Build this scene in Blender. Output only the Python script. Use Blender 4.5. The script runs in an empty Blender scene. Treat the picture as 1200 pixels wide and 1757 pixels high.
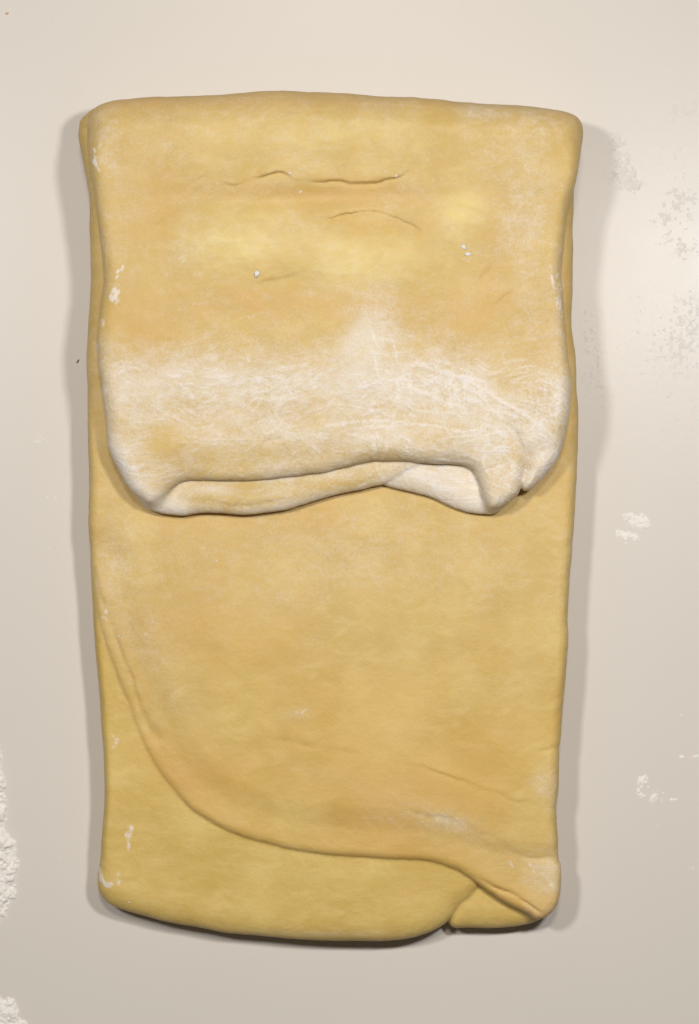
import bpy, math, random
import numpy as np
from mathutils import Vector

# ------------------------------------------------------------------ camera, world, lamps, exposure
S = 0.3                  # millimetres of table per photograph pixel
HC = 1400.0              # camera height above the table, mm
scene = bpy.context.scene
cam_d = bpy.data.cameras.new('camera'); cam = bpy.data.objects.new('camera', cam_d)
scene.collection.objects.link(cam)
cam.location = (0, 0, HC / 1000); cam.rotation_euler = (0, 0, 0)
cam_d.sensor_fit = 'VERTICAL'; cam_d.sensor_height = 24.0
cam_d.lens = 24.0 * HC / (1757 * S)
cam_d.clip_start = 0.01; cam_d.clip_end = 50
scene.camera = cam

world = bpy.data.worlds.new('World'); scene.world = world; world.use_nodes = True
bg = world.node_tree.nodes['Background']
bg.inputs[0].default_value = (1.0, 0.95, 0.88, 1); bg.inputs[1].default_value = 0.055

def lamp(name, px, py, h, size, power, col, aim=(600, 800), shape='DISK', size_y=None):
    d = bpy.data.lights.new(name, 'AREA'); d.shape = shape; d.size = size
    if size_y: d.size_y = size_y
    d.energy = power; d.color = col
    o = bpy.data.objects.new(name, d); scene.collection.objects.link(o)
    o.location = ((px - 600) * S / 1000, (878.5 - py) * S / 1000, h)
    t = Vector(((aim[0] - 600) * S / 1000, (878.5 - aim[1]) * S / 1000, 0))
    o.rotation_euler = (t - o.location).to_track_quat('-Z', 'Y').to_euler()
    return o
lamp('lamp_right', 1590, 190, 0.91, 0.095, 4.65, (1.0, 0.995, 0.985), aim=(600, 1700))
lamp('lamp_left', -1050, -60, 1.20, 0.14, 6.6, (1.0, 0.995, 0.985), aim=(600, 1700))
lamp('lamp_overhead', 600, -1950, 2.40, 0.28, 15.5, (1.0, 0.92, 0.79), aim=(600, 1500))

vs = scene.view_settings
vs.view_transform = 'Standard'; vs.look = 'None'; vs.exposure = 0.02; vs.gamma = 1.0; vs.use_curve_mapping = False
scene.render.engine = 'CYCLES'

# ------------------------------------------------------------------ helpers
def mm(px, py, z=0.0):
    """photograph pixel seen on the level z (mm) -> x, y in mm"""
    k = S * (HC - z) / HC
    return (np.asarray(px, float) - 600) * k, (878.5 - np.asarray(py, float)) * k
def to_px(x, y, z):
    k = S * (HC - z) / HC
    return x / k + 600, 878.5 - y / k

def smooth(a, b, x):
    t = np.clip((x - a) / (b - a), 0, 1); return t * t * (3 - 2 * t)

def spline(pts, closed=True, n=6):
    p = np.array(pts, float); m = len(p); out = []
    rng = range(m) if closed else range(m - 1)
    for i in rng:
        if closed: a, b, c, d = p[i - 1], p[i], p[(i + 1) % m], p[(i + 2) % m]
        else: a, b, c, d = p[max(i - 1, 0)], p[i], p[i + 1], p[min(i + 2, m - 1)]
        for k in range(n):
            t = k / n
            out.append(0.5 * (2 * b + (c - a) * t + (2 * a - 5 * b + 4 * c - d) * t * t + (3 * b - a - 3 * c + d) * t ** 3))
    if not closed: out.append(p[-1])
    return np.array(out)

def line_dist(X, Y, pts):
    """distance to an open polyline, the signed side (+ left of travel) and the parameter 0..1"""
    best = np.full(X.shape, 1e9, np.float32); side = np.zeros(X.shape, np.float32); par = np.zeros(X.shape, np.float32)
    L = len(pts) - 1
    for i in range(L):
        ax, ay = pts[i]; bx, by = pts[i + 1]; dx, dy = bx - ax, by - ay
        t = np.clip(((X - ax) * dx + (Y - ay) * dy) / (dx * dx + dy * dy + 1e-9), 0, 1)
        d = np.hypot(X - ax - t * dx, Y - ay - t * dy)
        m = d < best
        best = np.where(m, d, best)
        side = np.where(m, np.sign(dx * (Y - ay) - dy * (X - ax)), side)
        par = np.where(m, (i + t) / L, par)
    return best, side, par

def poly_dist(X, Y, pts):
    """inside-positive distance to a closed polygon"""
    best = np.full(X.shape, 1e9, np.float32); inside = np.zeros(X.shape, bool)
    n = len(pts)
    for i in range(n):
        ax, ay = pts[i]; bx, by = pts[(i + 1) % n]; dx, dy = bx - ax, by - ay
        t = np.clip(((X - ax) * dx + (Y - ay) * dy) / (dx * dx + dy * dy + 1e-9), 0, 1)
        best = np.minimum(best, np.hypot(X - ax - t * dx, Y - ay - t * dy))
        if ay != by:
            c = ((ay > Y) != (by > Y)) & (X < dx * (Y - ay) / dy + ax)
            inside ^= c
    return np.where(inside, best, -best).astype(np.float32)

def noise(X, Y, wl, seed, octaves=3, rough=0.5, ax=1.0, ay=1.0):
    """smooth value noise about -1..1; wl = wavelength in mm"""
    out = np.zeros(X.shape); amp = 1.0; tot = 0
    for o in range(octaves):
        r = np.random.RandomState(seed * 17 + o); T = r.rand(64, 64) * 2 - 1
        u = X / (wl * ax) + 31.7 + o * 7.3; v = Y / (wl * ay) + 17.1 + o * 3.9
        i = np.floor(u).astype(int); j = np.floor(v).astype(int)
        fu = u - i; fv = v - j
        fu = fu * fu * fu * (fu * (fu * 6 - 15) + 10); fv = fv * fv * fv * (fv * (fv * 6 - 15) + 10)
        a = T[i % 64, j % 64]; b = T[(i + 1) % 64, j % 64]; c = T[i % 64, (j + 1) % 64]; d = T[(i + 1) % 64, (j + 1) % 64]
        out += amp * ((a * (1 - fu) + b * fu) * (1 - fv) + (c * (1 - fu) + d * fu) * fv)
        tot += amp; amp *= rough; wl = wl * 0.5
    return out / tot * 1.5

def pillow(e, Z, zeq, ht, hb, R, Rb, n=2.3):
    """implicit rounded slab: e = inside distance (nx,ny), Z heights"""
    dz = Z[None, None, :] - zeq[..., None]
    up = dz > 0
    h = np.where(up, ht[..., None], hb[..., None])
    RR = np.where(up, R[..., None], Rb[..., None])
    q = np.maximum(RR - e[..., None], 0) / RR
    rho = (q ** n + (np.abs(dz) / h) ** n) ** (1.0 / n)
    return ((rho - 1) * np.minimum(h, RR)).astype(np.float32)

def smin(a, b, k):
    h = np.clip(0.5 + 0.5 * (b - a) / k, 0, 1)
    return b + (a - b) * h - k * h * (1 - h)

def surface_nets(F, org, cell):
    nx, ny, nz = F.shape
    ins = F < 0
    cnt = np.zeros((nx - 1, ny - 1, nz - 1), np.int8)
    for a in (0, 1):
        for b in (0, 1):
            for c in (0, 1):
                cnt += ins[a:nx - 1 + a, b:ny - 1 + b, c:nz - 1 + c]
    act = (cnt > 0) & (cnt < 8)
    idx = np.full(act.shape, -1, np.int64)
    I, J, K = np.nonzero(act); idx[I, J, K] = np.arange(len(I))
    cor = [(a, b, c) for a in (0, 1) for b in (0, 1) for c in (0, 1)]
    val = {c: F[I + c[0], J + c[1], K + c[2]] for c in cor}
    P = np.zeros((len(I), 3)); N = np.zeros(len(I))
    for c in cor:
        for ax in range(3):
            if c[ax] == 0:
                d = list(c); d[ax] = 1; d = tuple(d)
                va, vb = val[c], val[d]
                m = (va < 0) != (vb < 0)
                t = np.where(m, va / np.where(va == vb, 1, va - vb), 0)
                for k in range(3):
                    P[:, k] += m * (c[k] + (t if k == ax else 0))
                N += m
    P /= N[:, None]
    V = np.stack([I, J, K], 1) + P
    quads = []
    for ax in range(3):
        sl0 = [slice(None)] * 3; sl1 = [slice(None)] * 3
        sl0[ax] = slice(0, -1); sl1[ax] = slice(1, None)
        A = ins[tuple(sl0)]; B = ins[tuple(sl1)]
        u, w = [(1, 2), (2, 0), (0, 1)][ax]
        for flip, M in ((False, A & ~B), (True, ~A & B)):
            e = np.array(np.nonzero(M))
            ok = (e[u] > 0) & (e[w] > 0) & (e[u] < F.shape[u] - 1) & (e[w] < F.shape[w] - 1)
            e = e[:, ok]
            def cellat(du, dw):
                q = e.copy(); q[u] -= du; q[w] -= dw
                return idx[q[0], q[1], q[2]]
            q = [cellat(1, 1), cellat(0, 1), cellat(0, 0), cellat(1, 0)]
            if flip: q = q[::-1]
            quads.append(np.stack(q, 1))
    Q = np.concatenate(quads)
    # pull the vertices onto the surface (removes voxel terraces)
    def tri(V):
        v = np.clip(V, 0, np.array(F.shape) - 1.001); i = v.astype(int); f = v - i
        r = 0
        for a, b, c in cor:
            w = (f[:, 0] if a else 1 - f[:, 0]) * (f[:, 1] if b else 1 - f[:, 1]) * (f[:, 2] if c else 1 - f[:, 2])
            r = r + w * F[i[:, 0] + a, i[:, 1] + b, i[:, 2] + c]
        return r
    for it in range(3):
        f0 = tri(V); g = np.zeros_like(V)
        for k in range(3):
            d = np.zeros(3); d[k] = 0.5
            g[:, k] = tri(V + d) - tri(V - d)
        stp = f0[:, None] * g / (np.sum(g * g, 1)[:, None] + 1e-6)
        ln = np.linalg.norm(stp, axis=1)[:, None]
        V = V - stp * np.minimum(1, 0.5 / (ln + 1e-9))
    return V * cell + np.array(org), Q

def vnormals(V, Q):
    n = np.cross(V[Q[:, 2]] - V[Q[:, 0]], V[Q[:, 3]] - V[Q[:, 1]])
    N = np.zeros_like(V)
    for k in range(4):
        for c in range(3): N[:, c] += np.bincount(Q[:, k], n[:, c], len(V))
    return N / (np.linalg.norm(N, axis=1)[:, None] + 1e-12)

def sample(G, org, cell, V):
    u = np.clip((V[:, 0] - org[0]) / cell, 0, G.shape[0] - 1.001); v = np.clip((V[:, 1] - org[1]) / cell, 0, G.shape[1] - 1.001)
    i = u.astype(int); j = v.astype(int); a = u - i; b = v - j
    return (G[i, j] * (1 - a) + G[i + 1, j] * a) * (1 - b) + (G[i, j + 1] * (1 - a) + G[i + 1, j + 1] * a) * b

def make_obj(name, V, Q, N, mat, parent, attrs=None):
    used = np.unique(Q); remap = np.full(len(V), -1); remap[used] = np.arange(len(used))
    v = V[used] / 1000.0; q = remap[Q]
    me = bpy.data.meshes.new(name)
    me.vertices.add(len(v)); me.vertices.foreach_set('co', v.astype(np.float32).ravel())
    me.loops.add(q.size); me.loops.foreach_set('vertex_index', q.astype(np.int32).ravel())
    me.polygons.add(len(q)); me.polygons.foreach_set('loop_start', (np.arange(len(q)) * q.shape[1]).astype(np.int32))
    me.update(calc_edges=True)
    me.polygons.foreach_set('use_smooth', np.ones(len(q), bool))
    if N is not None: me.normals_split_custom_set_from_vertices(N[used].tolist())
    for k, a in (attrs or {}).items():
        at = me.attributes.new(k, 'FLOAT', 'POINT'); at.data.foreach_set('value', a[used].astype(np.float32))
    me.materials.append(mat)
    o = bpy.data.objects.new(name, me); scene.collection.objects.link(o); o.parent = parent
    return o

def tag(o, label=None, cat=None, group=None, kind=None):
    if label: o['label'] = label
    if cat: o['category'] = cat
    if group: o['group'] = group
    if kind: o['kind'] = kind
    return o

# ------------------------------------------------------------------ materials
class NT:
    def __init__(s, name):
        s.m = bpy.data.materials.new(name); s.m.use_nodes = True; s.t = s.m.node_tree; s.t.nodes.clear()
        s.out = s.t.nodes.new('ShaderNodeOutputMaterial'); s.b = s.t.nodes.new('ShaderNodeBsdfPrincipled')
        s.t.links.new(s.b.outputs[0], s.out.inputs[0])
        s.co = s.t.nodes.new('ShaderNodeTexCoord').outputs['Object']
    def put(s, sock, v):
        if isinstance(v, bpy.types.NodeSocket): s.t.links.new(v, sock)
        elif v is not None: sock.default_value = v
    def math(s, op, a, b=None, c=None, clamp=False):
        n = s.t.nodes.new('ShaderNodeMath'); n.operation = op; n.use_clamp = clamp
        for i, v in enumerate((a, b, c)): s.put(n.inputs[i], v)
        return n.outputs[0]
    def attr(s, k):
        n = s.t.nodes.new('ShaderNodeAttribute'); n.attribute_name = k; return n.outputs['Fac']
    def mapping(s, scale, rot=(0, 0, 0), co=None):
        n = s.t.nodes.new('ShaderNodeMapping'); s.put(n.inputs[0], co or s.co); n.inputs['Scale'].default_value = scale; n.inputs['Rotation'].default_value = rot
        return n.outputs[0]
    def noise(s, scale, detail=4, rough=0.55, dist=0.0, co=None):
        n = s.t.nodes.new('ShaderNodeTexNoise'); s.put(n.inputs['Vector'], co or s.co)
        n.inputs['Scale'].default_value = scale; n.inputs['Detail'].default_value = detail
        n.inputs['Roughness'].default_value = rough; n.inputs['Distortion'].default_value = dist
        return n.outputs['Fac']
    def voro(s, scale, feature='DISTANCE_TO_EDGE', co=None, rnd=1.0):
        n = s.t.nodes.new('ShaderNodeTexVoronoi'); n.feature = feature; s.put(n.inputs['Vector'], co or s.co)
        n.inputs['Scale'].default_value = scale; n.inputs['Randomness'].default_value = rnd
        return n.outputs[0]
    def wave(s, scale, dist, dscale, co=None, direction='Y', detail=2):
        n = s.t.nodes.new('ShaderNodeTexWave'); n.bands_direction = direction; s.put(n.inputs['Vector'], co or s.co)
        n.inputs['Scale'].default_value = scale; n.inputs['Distortion'].default_value = dist
        n.inputs['Detail'].default_value = detail; n.inputs['Detail Scale'].default_value = dscale; n.inputs['Detail Roughness'].default_value = 0.5
        return n.outputs['Fac']
    def step(s, v, a, b, lo=0.0, hi=1.0):
        n = s.t.nodes.new('ShaderNodeMapRange'); n.interpolation_type = 'SMOOTHSTEP'
        s.put(n.inputs[0], v); n.inputs[1].default_value = a; n.inputs[2].default_value = b; n.inputs[3].default_value = lo; n.inputs[4].default_value = hi
        return n.outputs[0]
    def mix(s, f, a, b):
        n = s.t.nodes.new('ShaderNodeMix'); n.data_type = 'RGBA'
        s.put(n.inputs[0], f)
        for k, v in ((6, a), (7, b)):
            if isinstance(v, tuple): n.inputs[k].default_value = v + (1,)
            else: s.put(n.inputs[k], v)
        return n.outputs[2]
    def bump(s, h, dist, strength=1.0, prev=None):
        n = s.t.nodes.new('ShaderNodeBump'); s.put(n.inputs['Height'], h); n.inputs['Distance'].default_value = dist; n.inputs['Strength'].default_value = strength
        if prev is not None: s.t.links.new(prev, n.inputs['Normal'])
        return n.outputs[0]

def dough_material():
    M = NT('dough')
    fl, web, but, tan_shade, clump = M.attr('flour'), M.attr('web'), M.attr('butter'), M.attr('tan'), M.attr('clump')
    # dough colour
    big = M.noise(28, 3, 0.55)
    mid = M.noise(110, 4, 0.6, 0.6, M.mapping((0.6, 1.2, 1)))
    col = M.mix(M.step(big, 0.3, 0.7), (0.570, 0.384, 0.098), (0.630, 0.434, 0.132))
    col = M.mix(M.step(mid, 0.42, 0.75, 0, 0.55), col, (0.70, 0.512, 0.20))
    col = M.mix(M.math('MULTIPLY', tan_shade, M.step(mid, 0.3, 0.65, 0.55, 1.0)), col, (0.62, 0.37, 0.10))
    col = M.mix(M.math('MULTIPLY', but, M.step(mid, 0.2, 0.6, 0.5, 1.0)), col, (0.80, 0.64, 0.25))
    # small dark specks of bran and pale specks of butter
    sp = M.step(M.voro(260, 'F1'), 0.05, 0.11, 1, 0)
    sel = M.step(M.noise(90, 2), 0.56, 0.66)
    col = M.mix(M.math('MULTIPLY', M.math('MULTIPLY', sp, sel), 0.30), col, (0.42, 0.25, 0.06))
    # flour: powder film broken by grain and drag streaks, and wrinkle lines that hold it
    g1 = M.noise(900, 5, 0.75)
    g2 = M.noise(170, 6, 0.72, 0.3, M.mapping((0.85, 1.15, 1)))
    film = M.math('ADD', M.math('MULTIPLY', M.math('SUBTRACT', g1, 0.5), 1.7), M.math('MULTIPLY', M.math('SUBTRACT', g2, 0.5), 1.5))
    film = M.math('MULTIPLY_ADD', fl, 1.0, M.math('MULTIPLY', film, M.math('MINIMUM', M.math('MULTIPLY', fl, 2.2), 0.8)))
    film = M.math('ADD', M.step(film, 0.08, 1.0, 0, 0.58), M.math('MULTIPLY', fl, 0.24), clamp=True)
    film = M.math('MINIMUM', film, 0.82)
    g3 = M.noise(560, 5, 0.75, 0.6, M.mapping((1.0, 0.7, 1), (0, 0, 0.5)))
    cl = M.math('ADD', clump, M.math('MULTIPLY', M.math('SUBTRACT', g3, 0.5), M.math('MULTIPLY', M.math('MINIMUM', M.math('MULTIPLY', clump, 3.0), 1.0), 1.5)))
    cl = M.step(cl, 0.14, 0.66, 0, 0.85)
    def iso(k, scale, co):
        v = M.math('MULTIPLY', M.noise(scale, 1.5, 0.45, 0.3, co), k)
        return M.step(M.math('PINGPONG', v, 0.5), 0.30, 0.48)
    wline = M.math('MAXIMUM', iso(11.0, 30, M.mapping((0.5, 1.5, 1), (0, 0, 0.10))), M.math('MULTIPLY', iso(9.0, 55, M.mapping((0.8, 0.9, 1), (0, 0, 0.8))), M.step(M.noise(24, 2), 0.45, 0.6)))
    dis = M.t.nodes.new('ShaderNodeVectorMath'); dis.operation = 'MULTIPLY_ADD'
    nc = M.t.nodes.new('ShaderNodeTexNoise'); M.put(nc.inputs['Vector'], M.co); nc.inputs['Scale'].default_value = 120; nc.inputs['Detail'].default_value = 3
    M.t.links.new(nc.outputs['Color'], dis.inputs[0]); dis.inputs[1].default_value = (0.006, 0.006, 0.006); M.t.links.new(M.co, dis.inputs[2])
    vor = M.step(M.voro(300, co=dis.outputs[0]), 0.02, 0.16, 1, 0)
    line = M.math('MAXIMUM', M.math('MULTIPLY', wline, M.step(M.noise(40, 3), 0.36, 0.56, 0.15, 1.0)), M.math('MULTIPLY', vor, M.step(M.noise(38, 3), 0.40, 0.56)))
    line = M.math('MULTIPLY', line, M.step(g2, 0.28, 0.60, 0.45, 1.0))
    wl = M.math('MULTIPLY', M.math('MULTIPLY', line, web), 0.26)
    wl = M.math('ADD', wl, M.math('MULTIPLY', M.attr('streak'), M.step(g1, 0.3, 0.6, 0.24, 0.46)))
    film = M.math('MAXIMUM', film, cl)
    tot = M.math('MAXIMUM', film, M.math('ADD', M.math('MULTIPLY', film, 0.85), wl), clamp=True)
    col = M.mix(tot, col, (0.80, 0.73, 0.655))
    M.put(M.b.inputs['Base Color'], col)
    M.put(M.b.inputs['Roughness'], M.step(tot, 0, 0.7, 0.52, 0.9))
    M.b.inputs['Specular IOR Level'].default_value = 0.28
    M.b.inputs['Subsurface Weight'].default_value = 0.28
    M.b.inputs['Subsurface Radius'].default_value = (1.0, 0.6, 0.25)
    M.b.inputs['Subsurface Scale'].default_value = 0.004
    n = M.bump(M.noise(230, 6, 0.66), 0.0010, 0.55)
    n = M.bump(M.math('ADD', M.math('MULTIPLY', g1, 0.35), M.math('MULTIPLY', film, 0.4)), 0.0006, 0.45, n)
    n = M.bump(M.math('MULTIPLY', line, web), 0.0006, 0.35, n)
    M.put(M.b.inputs['Normal'], n)
    return M.m

def table_material():
    M = NT('table_enamel')
    col = M.mix(M.noise(9, 4), (0.630, 0.582, 0.527), (0.648, 0.600, 0.544))
    spk = M.math('MULTIPLY', M.step(M.noise(700, 2, 0.5), 0.70, 0.76), M.step(M.noise(14, 3), 0.5, 0.62))
    col = M.mix(M.math('MULTIPLY', spk, 0.35), col, (0.46, 0.42, 0.37))
    M.put(M.b.inputs['Base Color'], col)
    M.put(M.b.inputs['Roughness'], M.step(M.noise(40, 5, 0.6), 0.3, 0.7, 0.285, 0.30))
    M.b.inputs['Specular IOR Level'].default_value = 0.15
    M.put(M.b.inputs['Normal'], M.bump(M.noise(300, 3), 0.0004, 0.06))
    return M.m

def flour_material(name='flour', a=(0.76, 0.715, 0.66), b=(0.83, 0.79, 0.735)):
    M = NT(name)
    M.put(M.b.inputs['Base Color'], M.mix(M.noise(500, 4), a, b))
    M.b.inputs['Roughness'].default_value = 1.0; M.b.inputs['Specular IOR Level'].default_value = 0.05
    M.put(M.b.inputs['Normal'], M.bump(M.noise(1500, 4, 0.7), 0.0005, 0.5))
    return M.m

def plain(name, c, r=0.7):
    M = NT(name); M.put(M.b.inputs['Base Color'], M.mix(M.noise(800, 3), tuple(x * 0.8 for x in c), c)); M.b.inputs['Roughness'].default_value = r
    return M.m

DOUGH, TABLE, FLOUR = dough_material(), table_material(), flour_material()
DUST = flour_material('flour_dust', (0.66, 0.62, 0.575), (0.73, 0.69, 0.645))

# ------------------------------------------------------------------ the table (setting)
def table():
    hx, hy, t = 0.9, 1.1, 0.03
    v = [(-hx, -hy, -t), (hx, -hy, -t), (hx, hy, -t), (-hx, hy, -t), (-hx, -hy, 0), (hx, -hy, 0), (hx, hy, 0), (-hx, hy, 0)]
    f = [(3, 2, 1, 0), (4, 5, 6, 7), (0, 1, 5, 4), (1, 2, 6, 5), (2, 3, 7, 6), (3, 0, 4, 7)]
    me = bpy.data.meshes.new('table_top'); me.from_pydata(v, [], f); me.materials.append(TABLE)
    o = bpy.data.objects.new('table_top', me); scene.collection.objects.link(o)
    tag(o, 'smooth cream enamel work table dusted with flour', 'table', kind='structure')
table()

# ------------------------------------------------------------------ the dough
root = bpy.data.objects.new('folded_dough', None); scene.collection.objects.link(root)
root.empty_display_size = 0.05
tag(root, 'slab of yellow laminated dough folded over itself on the cream table, dusted with flour', 'dough')

def grid(x0, x1, y0, y1, cell):
    xs = np.arange(x0, x1, cell); ys = np.arange(y0, y1, cell)
    X, Y = np.meshgrid(xs, ys, indexing='ij'); return X, Y
def outline(pts, z, n=6):
    p = spline(pts, True, n); x, y = mm(p[:, 0], p[:, 1], z); return np.stack([x, y], 1)
def path(pts, z, n=5):
    p = spline(pts, False, n); x, y = mm(p[:, 0], p[:, 1], z); return np.stack([x, y], 1)
def C(X, v): return np.full(X.shape, v, float)

WOB = {}
def groove(D, X, Y, z, pts, depth, w, stepup=0.0, sw=6.0, taper=0.18):
    """a crease along pts: V-shaped dip, plus one lip (left of travel) swelling up beside it"""
    if id(X) not in WOB: WOB.clear(); WOB[id(X)] = (X + 0.9 * noise(X, Y, 9, 91, 2), Y + 0.9 * noise(X, Y, 9, 92, 2), np.clip(0.75 + 0.75 * noise(X, Y, 14, 93, 2), 0.15, 1.4), 1 + 0.4 * noise(X, Y, 17, 94, 1))
    wx, wy, we, ww = WOB[id(X)]
    d, s, t = line_dist(wx, wy, path(pts, z))
    env = smooth(0, taper, t) * smooth(0, taper, 1 - t) if taper > 0 else 1.0
    env = env * we; w = w * ww
    D -= depth * env * np.exp(-(d / w) ** 1.4)
    if stepup: D += stepup * env * np.exp(-(d / sw) ** 2) * (s > 0) * smooth(0, w * 0.6, d)
    return D
def blob(PX, PY, cx, cy, rx, ry, a=1.0, rot=0.0):
    c, s = math.cos(math.radians(rot)), math.sin(math.radians(rot))
    u = (PX - cx) * c + (PY - cy) * s; v = -(PX - cx) * s + (PY - cy) * c
    return a * np.exp(-(u / rx) ** 2 - (v / ry) ** 2)
def scatter(PX, PY, cx, cy, rx, ry, a=1.0, rot=0.0):
    # a ragged dab of powder: small dabs strewn inside the ellipse
    rs = random.Random(int(cx * 7 + cy)); c, s = math.cos(math.radians(rot)), math.sin(math.radians(rot)); out = blob(PX, PY, cx, cy, rx, ry, 0.35 * a, rot)
    for k in range(9):
        u = rs.gauss(0, 0.6) * rx; v = rs.gauss(0, 0.6) * ry; f = rs.uniform(0.25, 0.5)
        out = np.maximum(out, blob(PX, PY, cx + u * c - v * s, cy + u * s + v * c, max(rx * f, 2.4), max(ry * f, 2.4), a * rs.uniform(0.7, 1.2), rot + rs.uniform(-25, 25)))
    return out
def band(PX, PY, pts, w, a=1.0):
    d, s, t = line_dist(PX, PY, spline(pts, False, 5)); return a * np.exp(-(d / w) ** 2)

ZMAPS = []          # (org, cell, height map) of each part group, to rest crumbs on

# ---- lower slab: the base layer (A), the end folded up under it (B) and the small tucked corner (T)
def base():
    cell = 0.8
    X, Y = grid(-142, 126, -226, 212, cell); Z = np.arange(-1.6, 34, cell)
    org = (X[0, 0], Y[0, 0], Z[0])
    left = [(150, 205), (143, 225), (143, 245), (152, 290), (158, 340), (161, 400), (162, 470), (159, 540), (156, 600), (157, 680), (158, 760), (158, 850), (157, 950)]
    right = [(968, 1130), (970, 1040), (974, 970), (979, 900), (984, 820), (987, 740), (986, 680), (981, 610), (976, 560), (976, 490), (978, 420), (978, 360), (975, 250), (950, 195), (700, 180), (400, 175), (200, 185)]
    arc = [(159, 985), (163, 1020), (168, 1060), (181, 1112), (200, 1163), (219, 1215), (238, 1262), (262, 1311), (292, 1352), (332, 1392), (386, 1424), (450, 1447),
           (520, 1461), (600, 1470), (680, 1475), (730, 1478), (764, 1487), (795, 1501), (830, 1526), (866, 1549), (902, 1567), (918, 1576)]
    lowright = [(932, 1574), (948, 1563), (959, 1543), (963, 1510), (961, 1482), (958, 1474), (955, 1430), (951, 1392), (949, 1384), (953, 1374), (957, 1345), (957, 1305), (955, 1285), (959, 1262), (964, 1190)]
    eA = poly_dist(X, Y, outline(left + arc + lowright + right, 18))
    B = left + [(158, 1010), (162, 1080), (169, 1160), (175, 1240), (180, 1310), (180, 1370), (177, 1425), (171, 1475), (167, 1505), (171, 1531), (190, 1552), (230, 1568), (300, 1584),
         (380, 1599), (460, 1607), (540, 1613), (620, 1615), (685, 1613), (728, 1604), (757, 1590), (778, 1574), (792, 1558), (812, 1543), (835, 1520),
         (880, 1500), (935, 1490), (948, 1440), (945, 1380), (950, 1300), (958, 1200)] + right
    eB = poly_dist(X, Y, outline(B, 12))
    T = [(760, 1500), (860, 1480), (935, 1500), (950, 1540), (942, 1565), (920, 1580), (890, 1588), (845, 1592), (805, 1591), (775, 1589), (765, 1560)]
    wob = 0.45 * noise(X, Y, 16, 71, 3); eA = eA + wob; eB = eB + wob
    eT = poly_dist(X, Y, outline(T, 9))
    PX, PY = to_px(X, Y, 26)
    DA = 0.6 * noise(X, Y, 60, 3, 3) + 0.18 * noise(X, Y, 22, 9, 2) + 0.10 * noise(X, Y, 9, 4, 2)
    DA = groove(DA, X, Y, 26, [(160, 965), (163, 997), (179, 1038), (200, 1088), (212, 1126), (233, 1188), (254, 1234), (282, 1280)][::-1], 1.0, 1.5, -0.7, 7, 0.1)
    DA = groove(DA, X, Y, 26, [(775, 1485), (803, 1500), (848, 1519), (902, 1546), (935, 1568)], 1.2, 1.2, 0.4, 5, 0.12)
    DA = groove(DA, X, Y, 26, [(640, 1295), (740, 1320), (800, 1343), (880, 1370), (955, 1385)], 0.35, 1.3, 0.5, 4, 0.3)
    DA = groove(DA, X, Y, 26, [(870, 1462), (915, 1472), (965, 1480)], 1.0, 1.3, -0.4, 5, 0.0)
    DA = groove(DA, X, Y, 26, [(640, 1375), (740, 1398), (830, 1432), (905, 1470)], 0.4, 2.0, 0.3, 6, 0.3)
    DA = groove(DA, X, Y, 26, [(430, 1262), (540, 1280), (640, 1298)], 0.35, 2.5, 0.3, 7, 0.3)
    DA = groove(DA, X, Y, 26, [(925, 1287), (962, 1280)], 0.6, 1.2, 0, 5, 0.0)
    DA += blob(PX, PY, 560, 1000, 280, 260, 0.8)
    darc, sarc, _ = line_dist(X, Y, path(arc, 22))
    DB = 0.35 * noise(X, Y, 70, 5, 2) + 0.06 * noise(X, Y, 10, 6, 2)
    DB = groove(DB, X, Y, 22, [(362, 1556), (385, 1580), (420, 1594), (480, 1602)], -0.25, 1.2)
    nearB = smooth(1500, 1600, PY)
    zB = 24.5 - 2.4 * smooth(1350, 1600, PY)
    fA = pillow(eA, Z, C(X, 18), 8.6 + DA, C(X, 8), 5.5 + 1.0 * np.exp(-(darc / 14) ** 2), C(X, 5), 2.6)
    RB = 5.5 + 10 * smooth(1450, 1560, PY)
    fB = pillow(eB, Z, C(X, 10.5), zB - 10.5 + DB, C(X, 10.5), RB, C(X, 7), 2.5)
    fT = pillow(eT, Z, C(X, 9), 9.5 + 0.3 * noise(X, Y, 30, 8, 2), C(X, 9), C(X, 12), C(X, 7), 2.3)
    # the layers melt together at the sides, and part sharply along the arc
    k = 0.35 + 6.0 * smooth(10, 28, darc)
    k = k * (1 - smooth(1440, 1490, PY)) + 0.5 * smooth(1440, 1490, PY)
    F = smin(fA, fB, k[..., None]); F = smin(F, fT, 0.3)
    V, Q = surface_nets(F, org, cell)
    V[:, 2] = np.maximum(V[:, 2], 0.0)
    N = vnormals(V, Q)
    # flour and colour
    nn = noise(X, Y, 22, 11, 4, 0.6)
    fl = 0.22 - 0.15 * smooth(950, 1280, PY) + 0.06 * nn + blob(PX, PY, 270, 1130, 60, 130, 0.12, -25) + blob(PX, PY, 330, 1230, 110, 50, 0.08, 20) + blob(PX, PY, 508, 1225, 32, 13, 0.2) \
        + blob(PX, PY, 560, 1330, 90, 22, 0.12, 15) + band(PX, PY, [(640, 1385), (760, 1412), (850, 1450), (940, 1500)], 38, 0.13) \
        + blob(PX, PY, 940, 1500, 36, 40, 0.22) + blob(PX, PY, 770, 1408, 34, 14, 0.3, 20) + blob(PX, PY, 930, 1340, 26, 30, 0.3) \
        + blob(PX, PY, 600, 960, 260, 70, 0.10) + blob(PX, PY, 200, 960, 30, 120, 0.14)
    B_only = sarc < 0
    d2, s2, _ = line_dist(X, Y, path(arc, 22)); below = (s2 < 0) & (PY > 985)
    fl = np.where(below, 0.02 * nn, fl)
    streak = 0 * X
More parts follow.
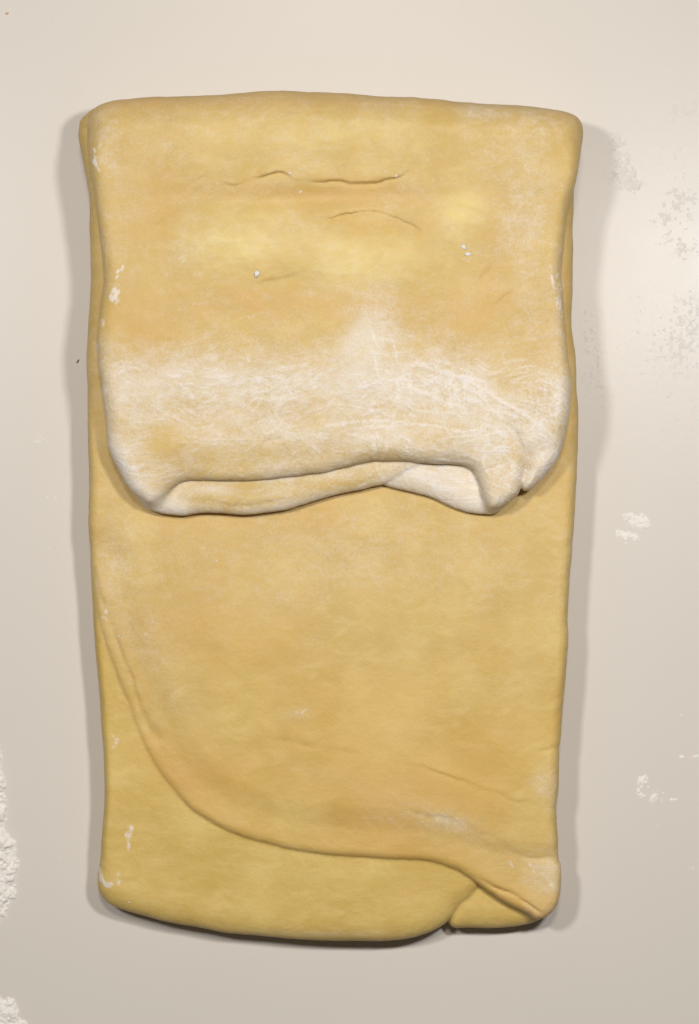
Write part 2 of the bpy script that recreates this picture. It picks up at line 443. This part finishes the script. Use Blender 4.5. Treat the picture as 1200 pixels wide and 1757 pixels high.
    clump = scatter(PX, PY, 172, 1505, 6, 12, 0.9, -15) + scatter(PX, PY, 184, 1521, 11, 6, 0.9, 15) + scatter(PX, PY, 222, 1440, 4, 18, 0.75, 14) + scatter(PX, PY, 215, 1416, 9, 9, 0.3) + scatter(PX, PY, 196, 1275, 6, 16, 0.45, 20) + scatter(PX, PY, 203, 1509, 4, 9, 0.6) \
        + scatter(PX, PY, 178, 1060, 5, 10, 0.55, -25) + scatter(PX, PY, 201, 962, 6, 9, 0.45, 30) + scatter(PX, PY, 252, 1090, 12, 8, 0.35) + scatter(PX, PY, 184, 1048, 4, 8, 0.4) + scatter(PX, PY, 770, 1405, 30, 10, 0.34, 20) + scatter(PX, PY, 510, 1224, 26, 8, 0.34) \
        + scatter(PX, PY, 925, 1500, 30, 14, 0.36, 25) + scatter(PX, PY, 945, 1520, 14, 30, 0.3) + scatter(PX, PY, 930, 1335, 22, 9, 0.32)
    fl += blob(PX, PY, 560, 1606, 170, 7, 0.3)
    rim = smooth(12, 2, np.minimum(eA, 50)); fl += 0.12 * rim * (PX > 900) * (PY > 1280)
    tan_shade = np.clip(0.10 + 0.25 * smooth(1000, 1400, PY) + 0.35 * noise(X, Y, 45, 13, 3), 0, 1) * (~below) + 0.35 * np.exp(-(d2 / 9) ** 2) * (s2 > 0) * (PY > 1250)  # mottled tan, plus crease shade painted along the upper side of the arc
    but = np.clip(0.20 * noise(X, Y, 30, 14, 2), 0, 1) + np.where(below, 0.08, 0)
    web = blob(PX, PY, 940, 1500, 30, 40, 0.5) + blob(PX, PY, 560, 1604, 170, 12, 0.3)
    A = {k_: sample(np.clip(g, 0, 1.3), org, cell, V) for k_, g in (('flour', fl), ('web', web), ('butter', but), ('tan', tan_shade), ('clump', clump), ('streak', streak))}
    # one mesh per layer
    fc = V[Q].mean(1)
    ga = lambda f: f
    ii = np.clip(((fc - np.array(org)) / cell).round().astype(int), 0, np.array(F.shape) - 1)
    vA, vB, vT = (f[ii[:, 0], ii[:, 1], ii[:, 2]] for f in (fA, fB, fT))
    cx, cy = to_px(fc[:, 0], fc[:, 1], fc[:, 2])
    isT = (vT < vA) & (vT < vB) & (cy > 1480)
    isB = ~isT & (vB < vA) & (cy > 1000) & ((cx < 400) | (cy > 1400))
    isA = ~isT & ~isB
    make_obj('base_layer', V, Q[isA], N, DOUGH, root, A)
    o = make_obj('end_fold', V, Q[isB], N, DOUGH, root, A); o['label'] = 'smooth unfloured end of the sheet folded up under the curved edge'
    o = make_obj('tucked_corner', V, Q[isT], N, DOUGH, root, A); o['label'] = 'small triangular corner tucked under the layers'
    H = np.where(F < 0, Z[None, None, :], -1).max(2); ZMAPS.append((org, cell, H))
base()

# ---- upper flap (F) with its rolled lip (L) and the floured under-layer (W) showing at the lip
def flap():
    cell = 0.6
    X, Y = grid(-140, 128, -20, 216, cell); Z = np.arange(-1.2, 56, cell)
    org = (X[0, 0], Y[0, 0], Z[0])
    Fp = [(147, 206), (152, 191), (166, 178), (190, 170), (222, 165), (300, 161), (400, 156), (480, 152), (560, 154), (650, 160), (740, 166), (800, 171), (880, 177),
          (950, 184), (980, 190), (996, 201), (1003, 219), (1000, 250), (992, 292), (982, 335), (973, 375), (968, 420), (964, 470), (968, 530), (972, 590), (974, 650), (971, 705),
          (955, 745), (925, 768), (906, 778), (901, 790), (899, 816), (889, 848), (866, 867), (842, 872), (829, 850), (819, 820),
          (806, 803), (777, 797), (735, 796), (697, 791), (643, 791), (600, 800), (560, 810), (520, 816), (450, 824), (400, 826), (345, 825), (314, 827), (297, 838), (278, 858), (256, 866),
          (226, 842), (203, 805), (188, 772), (184, 740), (180, 700), (173, 655), (168, 605), (168, 570), (173, 530), (178, 480), (176, 440), (171, 395), (166, 350), (158, 305), (151, 268), (147, 235)]
    eF = poly_dist(X, Y, outline(Fp, 38))
    Ep = [(974, 640), (974, 690), (972, 720), (968, 755), (955, 790), (934, 817), (913, 839), (899, 842), (893, 830), (898, 808), (896, 788), (890, 768), (880, 745), (870, 700), (900, 650), (950, 630)]
    eE = poly_dist(X, Y, outline(Ep, 37))
    Lp = [(238, 845), (247, 866), (272, 880), (308, 884), (350, 880), (385, 881), (415, 884), (452, 881), (500, 872), (560, 855), (620, 840), (660, 832), (700, 816), (738, 796),
          (745, 770), (640, 762), (500, 785), (400, 795), (320, 795), (262, 800)]
    eL = poly_dist(X, Y, outline(Lp, 31))
    Wp = [(640, 800), (655, 831), (700, 842), (742, 855), (780, 871), (805, 879), (828, 882), (850, 878), (868, 866), (880, 840), (870, 800), (820, 772), (740, 765), (660, 775)]
    eW = poly_dist(X, Y, outline(Wp, 30))
    eF = eF + 0.45 * noise(X, Y, 13, 72, 3); eL = eL + 0.4 * noise(X, Y, 12, 73, 3); eW = eW + 0.4 * noise(X, Y, 12, 74, 3)
    z = 50
    PX, PY = to_px(X, Y, z)
    D = 0.8 * noise(X, Y, 55, 21, 3) + 0.38 * noise(X, Y, 24, 24, 2) + 0.16 * noise(X, Y, 12, 22, 2) + 0.05 * noise(X, Y, 4, 23, 2)
    for cx, cy, rx, ry, a in ((590, 235, 150, 45, 1.8), (330, 240, 120, 45, 1.2), (850, 260, 80, 70, 1.2), (400, 410, 85, 48, 2.0), (610, 435, 110, 55, 2.2), (800, 370, 55, 60, 1.2),
                              (560, 338, 240, 20, -1.9), (640, 385, 80, 16, -0.8), (270, 440, 40, 120, -0.5), (850, 470, 30, 70, -0.6), (500, 620, 320, 60, 0.5), (700, 760, 110, 30, 1.0), (330, 770, 70, 35, 1.2), (520, 720, 120, 28, -0.6), (470, 350, 60, 14, -0.8)):
        D += blob(PX, PY, cx, cy, rx, ry, a * 1.5)
    G = lambda pts, *a: groove(D, X, Y, z, pts, *a)
    G([(715, 288), (692, 302), (640, 312), (600, 313), (520, 311), (492, 301), (470, 298), (430, 309), (400, 316), (350, 305), (320, 318)][::-1], 0.65, 1.4, 1.2, 7)
    G([(730, 400), (705, 383), (670, 366), (635, 360), (600, 363), (566, 375), (530, 368)], 0.55, 1.7, -1.4, 8)
    G([(260, 395), (290, 370), (330, 335), (350, 320)], 0.5, 4.0, 0.4, 9)
    G([(835, 545), (858, 520), (880, 498), (905, 485)], 0.6, 1.5, 0.6, 6)
    G([(820, 485), (840, 470), (850, 450), (848, 400)], 0.7, 4.0, 0.7, 9)
    G([(330, 500), (420, 492), (520, 470), (560, 480)], 0.5, 4.0, 0.5, 9)
    G([(450, 763), (475, 752), (500, 738)], 0.5, 0.9, 0.2, 4)
    G([(215, 835), (214, 800), (222, 775), (240, 740)], 0.6, 2.0, 0.4, 6)
    G([(903, 790), (897, 765), (885, 742), (868, 722)][::-1], 0.9, 1.6, 0.5, 6, 0.35)
    np.maximum(D, -8, out=D)
    G([(820, 812), (850, 800), (872, 795)], 0.5, 1.6, 0.3, 4)
    G([(700, 608), (780, 640), (850, 680), (940, 740)], -0.35, 1.0)
    G([(186, 765), (215, 745), (235, 700)], 0.4, 1.5, 0.2, 5)
    # strokes: the fine wrinkles of the floured skin, traced along the way the sheet was dragged and rolled
    streak = np.zeros(X.shape)
    rs = np.random.RandomState(77); NS = 3300
    sx = rs.uniform(185, 972, NS); sy = rs.uniform(560, 878, NS); fam = rs.rand(NS); sl = rs.uniform(12, 46, NS) * np.where(sx > 600, 1.25, 0.9); am = rs.uniform(0.3, 1.0, NS) ** 1.3 * np.where(sx > 600, 1.0, 0.8)
    dens = smooth(590, 660, sy) * (1 - 0.75 * np.exp(-((sx - 285) / 55) ** 2 - ((sy - 770) / 50) ** 2)) * (1 - 0.6 * smooth(755, 790, sy) * (sx > 300) * (sx < 640)) * (0.55 + 0.45 * smooth(560, 800, sx)) \
        + 0.5 * np.exp(-((sx - 645) / 45) ** 2 - ((sy - 570) / 40) ** 2)
    kx, ky = mm(sx, sy, z)
    dens = dens * (0.35 + 0.9 * smooth(-0.3, 0.5, noise(kx, ky, 22, 81, 2)))
    keep = rs.rand(NS) < dens
    sx, sy, fam, sl, am = (q[keep] for q in (sx, sy, fam, sl, am))
    px_, py_ = sx.copy(), sy.copy(); k2 = S * (HC - z) / HC; ds = 1.1
    curve = rs.uniform(-0.012, 0.012, len(sx))
    for st in range(57):
        qx, qy = mm(px_, py_, z)
        a = 0.7 * noise(qx, qy, 18, 83, 2)                                   # local wander
        a = a - 0.30 * smooth(330, 190, px_) + 0.42 * smooth(690, 900, px_) * smooth(780, 640, py_)
        a = a + np.where((fam > 0.62) & (px_ > 640), 1.15, 0.0) + np.where((px_ > 820) & (py_ > 760), 0.9, 0.0)
        ox, oy = px_ - 480, py_ - 752; rr = np.hypot(ox / 2.0, oy)
        whorl = np.arctan2(ox / 2.0 * -1, oy) + math.pi * 0
        wgt = np.exp(-(rr / 24) ** 2)
        dx = np.cos(a) * (1 - wgt) + wgt * (-oy / (rr + 3)) * 1.4; dy = np.sin(a) * (1 - wgt) + wgt * (ox / 2 / (rr + 3))
        a2 = np.arctan2(dy, dx) + curve * st
        px_ = px_ + ds * np.cos(a2); py_ = py_ + ds * np.sin(a2)
        live = (st * ds < sl)
        f_ = am * np.sin(np.clip(st * ds / sl, 0, 1) * math.pi) ** 0.5 * live
        gx, gy = mm(px_, py_, z); u = (gx - org[0]) / cell; v = (gy - org[1]) / cell
        i0 = np.floor(u).astype(int); j0 = np.floor(v).astype(int)
        for a_ in (0, 1):
            for b_ in (0, 1):
                w_ = (1 - np.abs(u - i0 - a_)) * (1 - np.abs(v - j0 - b_)) * f_
                ok = (i0 >= 0) & (j0 >= 0) & (i0 < X.shape[0] - 1) & (j0 < X.shape[1] - 1)
                np.maximum.at(streak, (i0[ok] + a_, j0[ok] + b_), w_[ok])
    for pts, w_, a_ in (([(715, 622), (760, 640), (800, 652), (850, 682), (900, 712), (945, 745)], 2.6, 1.0), ([(790, 645), (830, 655)], 2.2, 0.8), ([(640, 735), (720, 728), (800, 742)], 1.8, 0.7), ([(560, 730), (640, 722), (700, 725)], 1.8, 0.6)):
        streak = np.maximum(streak, band(PX, PY, pts, w_, a_))
    streak = np.clip(streak * 1.8, 0, 1)
    D += 0.22 * streak
    DL = 0.25 * noise(X, Y, 18, 31, 3)
    DL = groove(DL, X, Y, 38, [(395, 890), (405, 866), (425, 852)], 0.5, 1.6, 0.2, 4)
    DL = groove(DL, X, Y, 38, [(300, 862), (340, 860), (420, 866), (500, 855)], 0.4, 2.5, 0.2, 6)
    fold = smooth(300, 205, PY)                                     # the sheet turns over at its far end and reaches the table
    lip = smooth(735, 825, PY) * smooth(255, 320, PX) * smooth(850, 790, PX)
    ztop = 50 - 1.0 * smooth(700, 830, PY) - 3.2 * lip + 0.8 * smooth(500, 300, PY)
    zeq = 39 - 12 * fold + 1.2 * lip
    Rt = 7.5 - 1.0 * lip + 13 * smooth(280, 190, PY) + 1.5 * smooth(420, 200, PX)
    hb = 16 + 11 * fold + 0 * X
    fF = pillow(eF, Z, zeq, ztop - zeq + D, hb, Rt, 6 + 5 * fold, 2.2)
    fE = pillow(eE, Z, zeq - 1, ztop - zeq + 0.2 + D, hb - 1, C(X, 7.0), C(X, 6.0), 2.1)
    ke = 0.25 + 6.0 * smooth(815, 780, PY)
    fF = smin(fF, fE, ke[..., None])
    fL = pillow(eL, Z, C(X, 33.5), 6.4 + DL, C(X, 8), C(X, 9), C(X, 5), 2.1)
    fW = pillow(eW, Z, C(X, 32), 5.8 + 0.4 * noise(X, Y, 25, 33, 2), C(X, 6), C(X, 11), C(X, 5), 2.1)
    kl = 0.3 + 5.5 * blob(PX, PY, 268, 860, 32, 30)
    kw = 0.3 + 6.0 * blob(PX, PY, 846, 868, 26, 40)
    F = smin(smin(fF, fL, kl[..., None]), fW, kw[..., None])
    V, Q = surface_nets(F, org, cell)
    V[:, 2] = np.maximum(V[:, 2], 0.0)
    N = vnormals(V, Q)
    nn = noise(X, Y, 20, 41, 4, 0.6); nh = noise(X, Y, 16, 43, 4, 0.6, 2.2, 0.8)
    edge = 600 + 35 * nh - 75 * np.exp(-((PX - 640) / 55) ** 2) + 25 * smooth(820, 900, PX) + 25 * smooth(300, 200, PX)
    fl = 0.24 + 0.08 * nn + smooth(edge - 55, edge + 60, PY) * (0.38 + 0.14 * nh)
    fl += band(PX, PY, [(200, 640), (330, 645), (470, 640), (640, 650), (780, 650), (880, 700)], 34, 0.14)
    fl += blob(PX, PY, 640, 570, 46, 46, 0.24) + blob(PX, PY, 310, 440, 50, 34, 0.14) + blob(PX, PY, 905, 380, 42, 210, 0.20) + blob(PX, PY, 820, 190, 50, 16, 0.2) + blob(PX, PY, 180, 240, 26, 60, 0.14) + blob(PX, PY, 960, 560, 14, 110, 0.2)
    clump = np.zeros(X.shape)
    for q in ((226, 634, 24, 8, 0.42), (322, 642, 34, 7, 0.45), (425, 622, 13, 14, 0.5), (402, 660, 6, 12, 0.55), (431, 543, 8, 7, 0.45), (800, 432, 8, 16, 0.42), (555, 445, 12, 10, 0.3), (290, 462, 18, 6, 0.36),
              (958, 500, 5, 34, 0.6), (966, 590, 5, 60, 0.42), (952, 460, 6, 18, 0.5), (196, 512, 8, 20, 0.85, 20), (206, 466, 4, 13, 0.7, 30), (163, 277, 5, 18, 0.85, -15), (172, 250, 4, 10, 0.5), (185, 300, 5, 14, 0.45),
              (174, 560, 4, 14, 0.5), (166, 612, 3, 24, 0.6), (178, 685, 6, 22, 0.7), (640, 545, 26, 16, 0.32), (670, 575, 30, 9, 0.36, 20), (735, 640, 60, 5, 0.55, 22), (840, 690, 60, 4, 0.5, 35), (560, 655, 60, 8, 0.3), (480, 735, 50, 12, 0.26), (745, 750, 40, 10, 0.24),
              (200, 790, 8, 30, 0.5, -30), (240, 845, 8, 26, 0.5, -40), (300, 876, 30, 7, 0.4), (350, 836, 44, 6, 0.42), (530, 862, 30, 8, 0.42, -15), (620, 836, 40, 6, 0.4, -20), (760, 826, 50, 16, 0.34), (815, 866, 24, 12, 0.36)):
        clump += scatter(PX, PY, *q)
    fl += band(PX, PY, [(192, 770), (215, 815), (250, 860), (300, 880)], 17, 0.38)
    fl -= blob(PX, PY, 285, 770, 42, 44, 0.34) + blob(PX, PY, 880, 640, 40, 30, 0.15) + blob(PX, PY, 520, 775, 130, 14, 0.10) + blob(PX, PY, 870, 790, 25, 25, 0.25)
    fl += blob(PX, PY, 355, 838, 50, 10, 0.35) + band(PX, PY, [(300, 884), (400, 884), (500, 870), (640, 838), (720, 806)], 12, 0.30) - blob(PX, PY, 580, 828, 90, 8, 0.15) - 0.13 * smooth(822, 832, PY) * smooth(300, 340, PX) * smooth(690, 640, PX) - 0.12 * smooth(755, 785, PY) * smooth(300, 340, PX) * smooth(760, 690, PX)
    fl += blob(PX, PY, 760, 830, 60, 26, 0.45) + blob(PX, PY, 815, 862, 30, 22, 0.3) + blob(PX, PY, 940, 770, 26, 50, 0.22)
    web = smooth(585, 660, PY) * (0.85 + 0.25 * nn) - blob(PX, PY, 285, 770, 45, 45, 0.7) - 0.55 * smooth(740, 790, PY) * (PX > 300) * (PX < 680) + blob(PX, PY, 640, 580, 60, 50, 0.3)
    web = web - 0.6 * (PY > 832) * (PX > 320) * (PX < 640)
    but = blob(PX, PY, 400, 425, 80, 45, 0.75) + blob(PX, PY, 620, 445, 110, 50, 0.6) + blob(PX, PY, 590, 235, 130, 40, 0.4) + blob(PX, PY, 795, 360, 40, 40, 0.7) + blob(PX, PY, 470, 360, 60, 22, 0.3) + blob(PX, PY, 350, 235, 70, 40, 0.2)
    but = 1.15 * but * (0.8 + 0.4 * nn)
    tan_shade = 0.55 * smooth(215, 165, PY) + blob(PX, PY, 500, 520, 300, 30, 0.50) + blob(PX, PY, 240, 580, 45, 40, 0.6) + blob(PX, PY, 800, 560, 90, 50, 0.45) + blob(PX, PY, 250, 360, 60, 100, 0.45) \
        + blob(PX, PY, 590, 332, 240, 22, 0.6) + blob(PX, PY, 640, 385, 100, 14, 0.4) + blob(PX, PY, 850, 440, 30, 90, 0.4) + np.clip(0.25 * noise(X, Y, 30, 45, 3), 0, 1)  # tan patches, plus shade painted on the turned-down far edge and in crease dents
    A = {k_: sample(np.clip(g, 0, 1.3), org, cell, V) for k_, g in (('flour', fl), ('web', web), ('butter', but), ('tan', tan_shade), ('clump', clump), ('streak', streak))}
    fc = V[Q].mean(1)
    ii = np.clip(((fc - np.array(org)) / cell).round().astype(int), 0, np.array(F.shape) - 1)
    vF, vL, vW = (f[ii[:, 0], ii[:, 1], ii[:, 2]] for f in (fF, fL, fW))
    isW = (vW < vF) & (vW < vL); isL = ~isW & (vL < vF); isF = ~isW & ~isL
    o = make_obj('folded_flap', V, Q[isF], N, DOUGH, root, A); o['label'] = 'upper flap of dough folded down over the base, floured along its lip'
    o = make_obj('rolled_lip', V, Q[isL], N, DOUGH, root, A); o['label'] = 'rounded lower lip rolled under the flap edge'
    o = make_obj('inner_layer', V, Q[isW], N, DOUGH, root, A); o['label'] = 'white floured inner layer showing under the flap edge'
    H = np.where(F < 0, Z[None, None, :], -1).max(2); ZMAPS.append((org, cell, H))
flap()

def top_at(px, py):
    """height of the dough (mm) seen at a photograph pixel"""
    z = 0.0
    for it in range(6):
        x, y = mm(px, py, z); best = 0.0
        for org, cell, H in ZMAPS:
            i = int(round((x - org[0]) / cell)); j = int(round((y - org[1]) / cell))
            if 0 <= i < H.shape[0] and 0 <= j < H.shape[1]: best = max(best, H[i, j])
        z = best
    x, y = mm(px, py, z); return x, y, z

# ------------------------------------------------------------------ flour on the table
def flour_patch(name, blobs, label, hmax=1.2, thr=0.5, seed=1, cell=0.45, wl=5.0, kind='stuff', octv=5, rough=0.74, group=None):
    xs = [b[0] for b in blobs]; ys = [b[1] for b in blobs]
    x0 = min(b[0] - 2.2 * max(b[2], b[3]) for b in blobs); x1 = max(b[0] + 2.2 * max(b[2], b[3]) for b in blobs)
    y0 = min(b[1] - 2.2 * max(b[2], b[3]) for b in blobs); y1 = max(b[1] + 2.2 * max(b[2], b[3]) for b in blobs)
    ax, ay = mm(x0, y1); bx, by = mm(x1, y0)
    X, Y = grid(float(ax), float(bx), float(ay), float(by), cell)
    PX, PY = to_px(X, Y, 0)
    m = 0
    for b in blobs: m = m + blob(PX, PY, *b)
    n = noise(X, Y, wl, seed, octv, rough)
    h = np.minimum(m, 1.2) + 0.55 * n * np.minimum(1, m * 3) - thr
    # no powder under the slab
    ok = h[:-1, :-1] > 0; ok |= h[1:, :-1] > 0; ok |= h[:-1, 1:] > 0; ok |= h[1:, 1:] > 0
    rs = np.random.RandomState(seed)
    zz = np.clip(h, 0, None) ** 0.7 * hmax * (1 + 0.22 * noise(X, Y, 1.6, seed + 5, 2)) - 0.03
    zz = np.where(h <= 0, -0.06, zz)
    ids = np.arange(X.size).reshape(X.shape)
    Q = np.stack([ids[:-1, :-1][ok], ids[1:, :-1][ok], ids[1:, 1:][ok], ids[:-1, 1:][ok]], 1)
    jit = (rs.rand(X.size, 2) - 0.5) * cell * 0.5
    V = np.stack([X.ravel() + jit[:, 0], Y.ravel() + jit[:, 1], zz.ravel()], 1)
    if len(Q) == 0: return
    o = make_obj(name, V, Q, None, DUST if ('dusting' in name or 'smear' in name) else FLOUR, None)
    tag(o, label, 'flour', group, kind)

flour_patch('flour_heap', [(-12, 1390, 20, 60, 1.1), (-14, 1470, 36, 50, 1.5), (-12, 1540, 28, 45, 1.3), (14, 1447, 12, 6, 0.7), (-30, 1330, 26, 60, 1.2)], 'crumbly heap of white flour at the table edge beside the folded-up dough end', 3.0, 0.42, 3, 0.4, 7, kind=None, rough=0.64)
flour_patch('flour_heap', [(-4, 1745, 26, 34, 1.3), (30, 1765, 20, 12, 0.9), (16, 1728, 10, 14, 0.8)], 'small crumbly heap of white flour beyond the smooth dough end', 2.4, 0.45, 5, 0.4, 6, kind=None, rough=0.64)
flour_patch('flour_patch', [(1090, 890, 22, 12, 0.95), (1082, 922, 18, 12, 0.85), (1105, 902, 10, 10, 0.7), (1055, 915, 18, 8, 0.45)], 'loose patch of flour on the table beside the flap lip', 1.0, 0.56, 8, 0.32, 3.2, kind=None)
flour_patch('flour_patch', [(1105, 1340, 14, 14, 0.75), (1127, 1368, 14, 16, 0.75), (1098, 1362, 10, 12, 0.6), (1160, 1372, 10, 4, 0.8), (1180, 1298, 22, 5, 0.7)], 'sparse crumbs of flour on the table beside the wrinkled dough edge', 0.9, 0.57, 9, 0.32, 2.4, kind=None)
flour_patch('flour_smear', [(1060, 240, 16, 20, 0.8), (1070, 290, 22, 30, 0.85), (1090, 318, 28, 14, 0.8), (1030, 300, 12, 14, 0.5)], 'rough smear of flour in the shadow of the folded dough corner', 0.8, 0.55, 12, 0.32, 2.6, kind=None)
flour_patch('flour_dusting', [(1180, 190, 40, 30, 0.60), (1150, 270, 50, 40, 0.42), (1170, 340, 40, 36, 0.62), (1180, 430, 50, 50, 0.52), (1125, 385, 35, 35, 0.40), (1110, 200, 40, 40, 0.32)],
            'loose flakes of flour scattered on the table level with the upper flap', 0.22, 0.60, 14, 0.34, 2.6)
flour_patch('flour_dusting', [(1190, 540, 45, 60, 0.60), (1160, 610, 60, 60, 0.48), (1180, 720, 60, 80, 0.40), (1100, 520, 40, 80, 0.32), (1140, 800, 50, 80, 0.33), (1010, 560, 24, 60, 0.42), (1015, 660, 30, 80, 0.42), (1170, 300, 50, 80, 0.33), (1060, 640, 60, 90, 0.28)],
            'fine flour grains sprinkled on the table level with the floured flap lip', 0.22, 0.62, 15, 0.32, 1.7)
flour_patch('flour_dusting', [(40, 560, 40, 60, 0.30), (40, 650, 60, 60, 0.33), (70, 760, 24, 24, 0.42), (85, 855, 22, 12, 0.62), (85, 945, 10, 10, 0.5), (30, 100, 30, 14, 0.4), (90, 36, 6, 8, 0.75), (12, 830, 16, 20, 0.42), (66, 758, 8, 10, 0.5)],
            'few faint grains of flour on the table on the open side away from the glare', 0.4, 0.62, 17, 0.34, 2.0)
flour_patch('flour_dusting', [(700, 1680, 300, 30, 0.2), (1055, 1650, 16, 10, 0.5), (1130, 1420, 8, 8, 0.7), (1170, 1230, 8, 8, 0.7), (1140, 1170, 40, 30, 0.3), (110, 1460, 40, 60, 0.3), (100, 1660, 60, 50, 0.27), (1190, 1490, 12, 5, 0.7), (1175, 1005, 9, 8, 0.6)],
            'stray grains of flour on the table around the folded-up dough end', 0.4, 0.64, 19, 0.34, 2.0)

flour_patch('flour_dusting', [(90, 300, 60, 200, 0.24), (60, 1000, 60, 200, 0.24), (1080, 1100, 70, 200, 0.26), (1110, 700, 80, 150, 0.25), (500, 80, 400, 50, 0.22), (1080, 1600, 80, 60, 0.25), (400, 1690, 300, 40, 0.23)],
            'barely visible single grains of flour strewn over the whole bare table', 0.25, 0.62, 23, 0.42, 1.9)

# ------------------------------------------------------------------ crumbs
def crumb_mesh(name, r, seed, mat, squash=(1, 1, 0.7)):
    import bmesh
    bm = bmesh.new(); bmesh.ops.create_icosphere(bm, subdivisions=2, radius=1.0)
    rs = random.Random(seed); ph = [rs.uniform(0, 6.28) for _ in range(6)]
    for v in bm.verts:
        c = v.co; k = 1 + 0.22 * math.sin(3.1 * c.x + ph[0]) * math.cos(2.7 * c.y + ph[1]) + 0.16 * math.sin(5 * c.z + 4 * c.x + ph[2]) + rs.uniform(-0.08, 0.08)
        v.co = Vector((c.x * squash[0], c.y * squash[1], c.z * squash[2])) * k * r
    me = bpy.data.meshes.new(name); bm.to_mesh(me); bm.free()
    for p in me.polygons: p.use_smooth = True
    me.materials.append(mat); return me
CR = [crumb_mesh('flour_crumb', 1.0, s, FLOUR, q) for s, q in ((1, (1, 0.8, 0.4)), (2, (0.7, 1, 0.4)), (3, (1.1, 0.7, 0.4)))]
def crumb(px, py, rpx, label, group=None, rot=0, me=None, cat='flour', name='flour_crumb'):
    x, y, z = top_at(px, py)
    o = bpy.data.objects.new(name, me or CR[int(px) % 3]); scene.collection.objects.link(o)
    r = rpx * S / 1000
    o.scale = (r, r, r); o.rotation_euler = (0, 0, rot); o.location = (x / 1000, y / 1000, z / 1000 + 0.1 * r)
    tag(o, label, cat, group)
crumb(441, 470, 6.0, 'largest white flour lump on the flap, between the two pale butter bumps', rot=0.7)
crumb(515, 328, 4.2, 'white flour lump just under the long wavy crease of the flap')
crumb(796, 424, 5.0, 'upper flour lump of the clustered three near the pale bump on the flap', rot=1)
crumb(803, 436, 4.6, 'middle flour lump of the clustered three near the pale bump on the flap')
crumb(797, 447, 3.8, 'lowest flour lump of the clustered three near the pale bump on the flap', rot=2)
rs = random.Random(4)
tiny = [(557, 171), (579, 164), (228, 277), (497, 297), (680, 302), (441, 323), (560, 386), (170, 375), (966, 891), (752, 909), (773, 918), (775, 990), (590, 1172), (710, 1172), (412, 1215), (222, 1548), (203, 962), (372, 962), (855, 1358), (820, 1308), (640, 1433), (970, 880), (827, 888), (742, 888), (884, 882), (944, 1024), (1000, 1), (204, 1092)]
TG = 'tiny flour specks lying on the dough'
for px, py in tiny:
    if py < 100: continue
    crumb(px, py, rs.uniform(1.3, 2.4), 'tiny white flour speck lying on the ' + ('upper folded flap' if py < 820 else 'broad middle of the base layer' if not (py > 1500 and px < 300) else 'smooth folded end of the dough'), TG + (' flap' if py < 820 else ''), rs.uniform(0, 6))
crumb(12, 23, 3.0, 'tiny orange crumb lying alone on the bare table', me=crumb_mesh('dough_crumb', 1.0, 7, plain('orange_crumb', (0.75, 0.42, 0.2)), (1, 0.7, 0.4)), cat='crumb', name='dough_crumb')
crumb(134, 620, 3.2, 'tiny dark grey fleck in the shadow beside the flap', me=crumb_mesh('dark_fleck', 1.0, 9, plain('fleck_grey', (0.16, 0.15, 0.14)), (1.3, 0.45, 0.3)), cat='fleck', name='dark_fleck', rot=0.9)
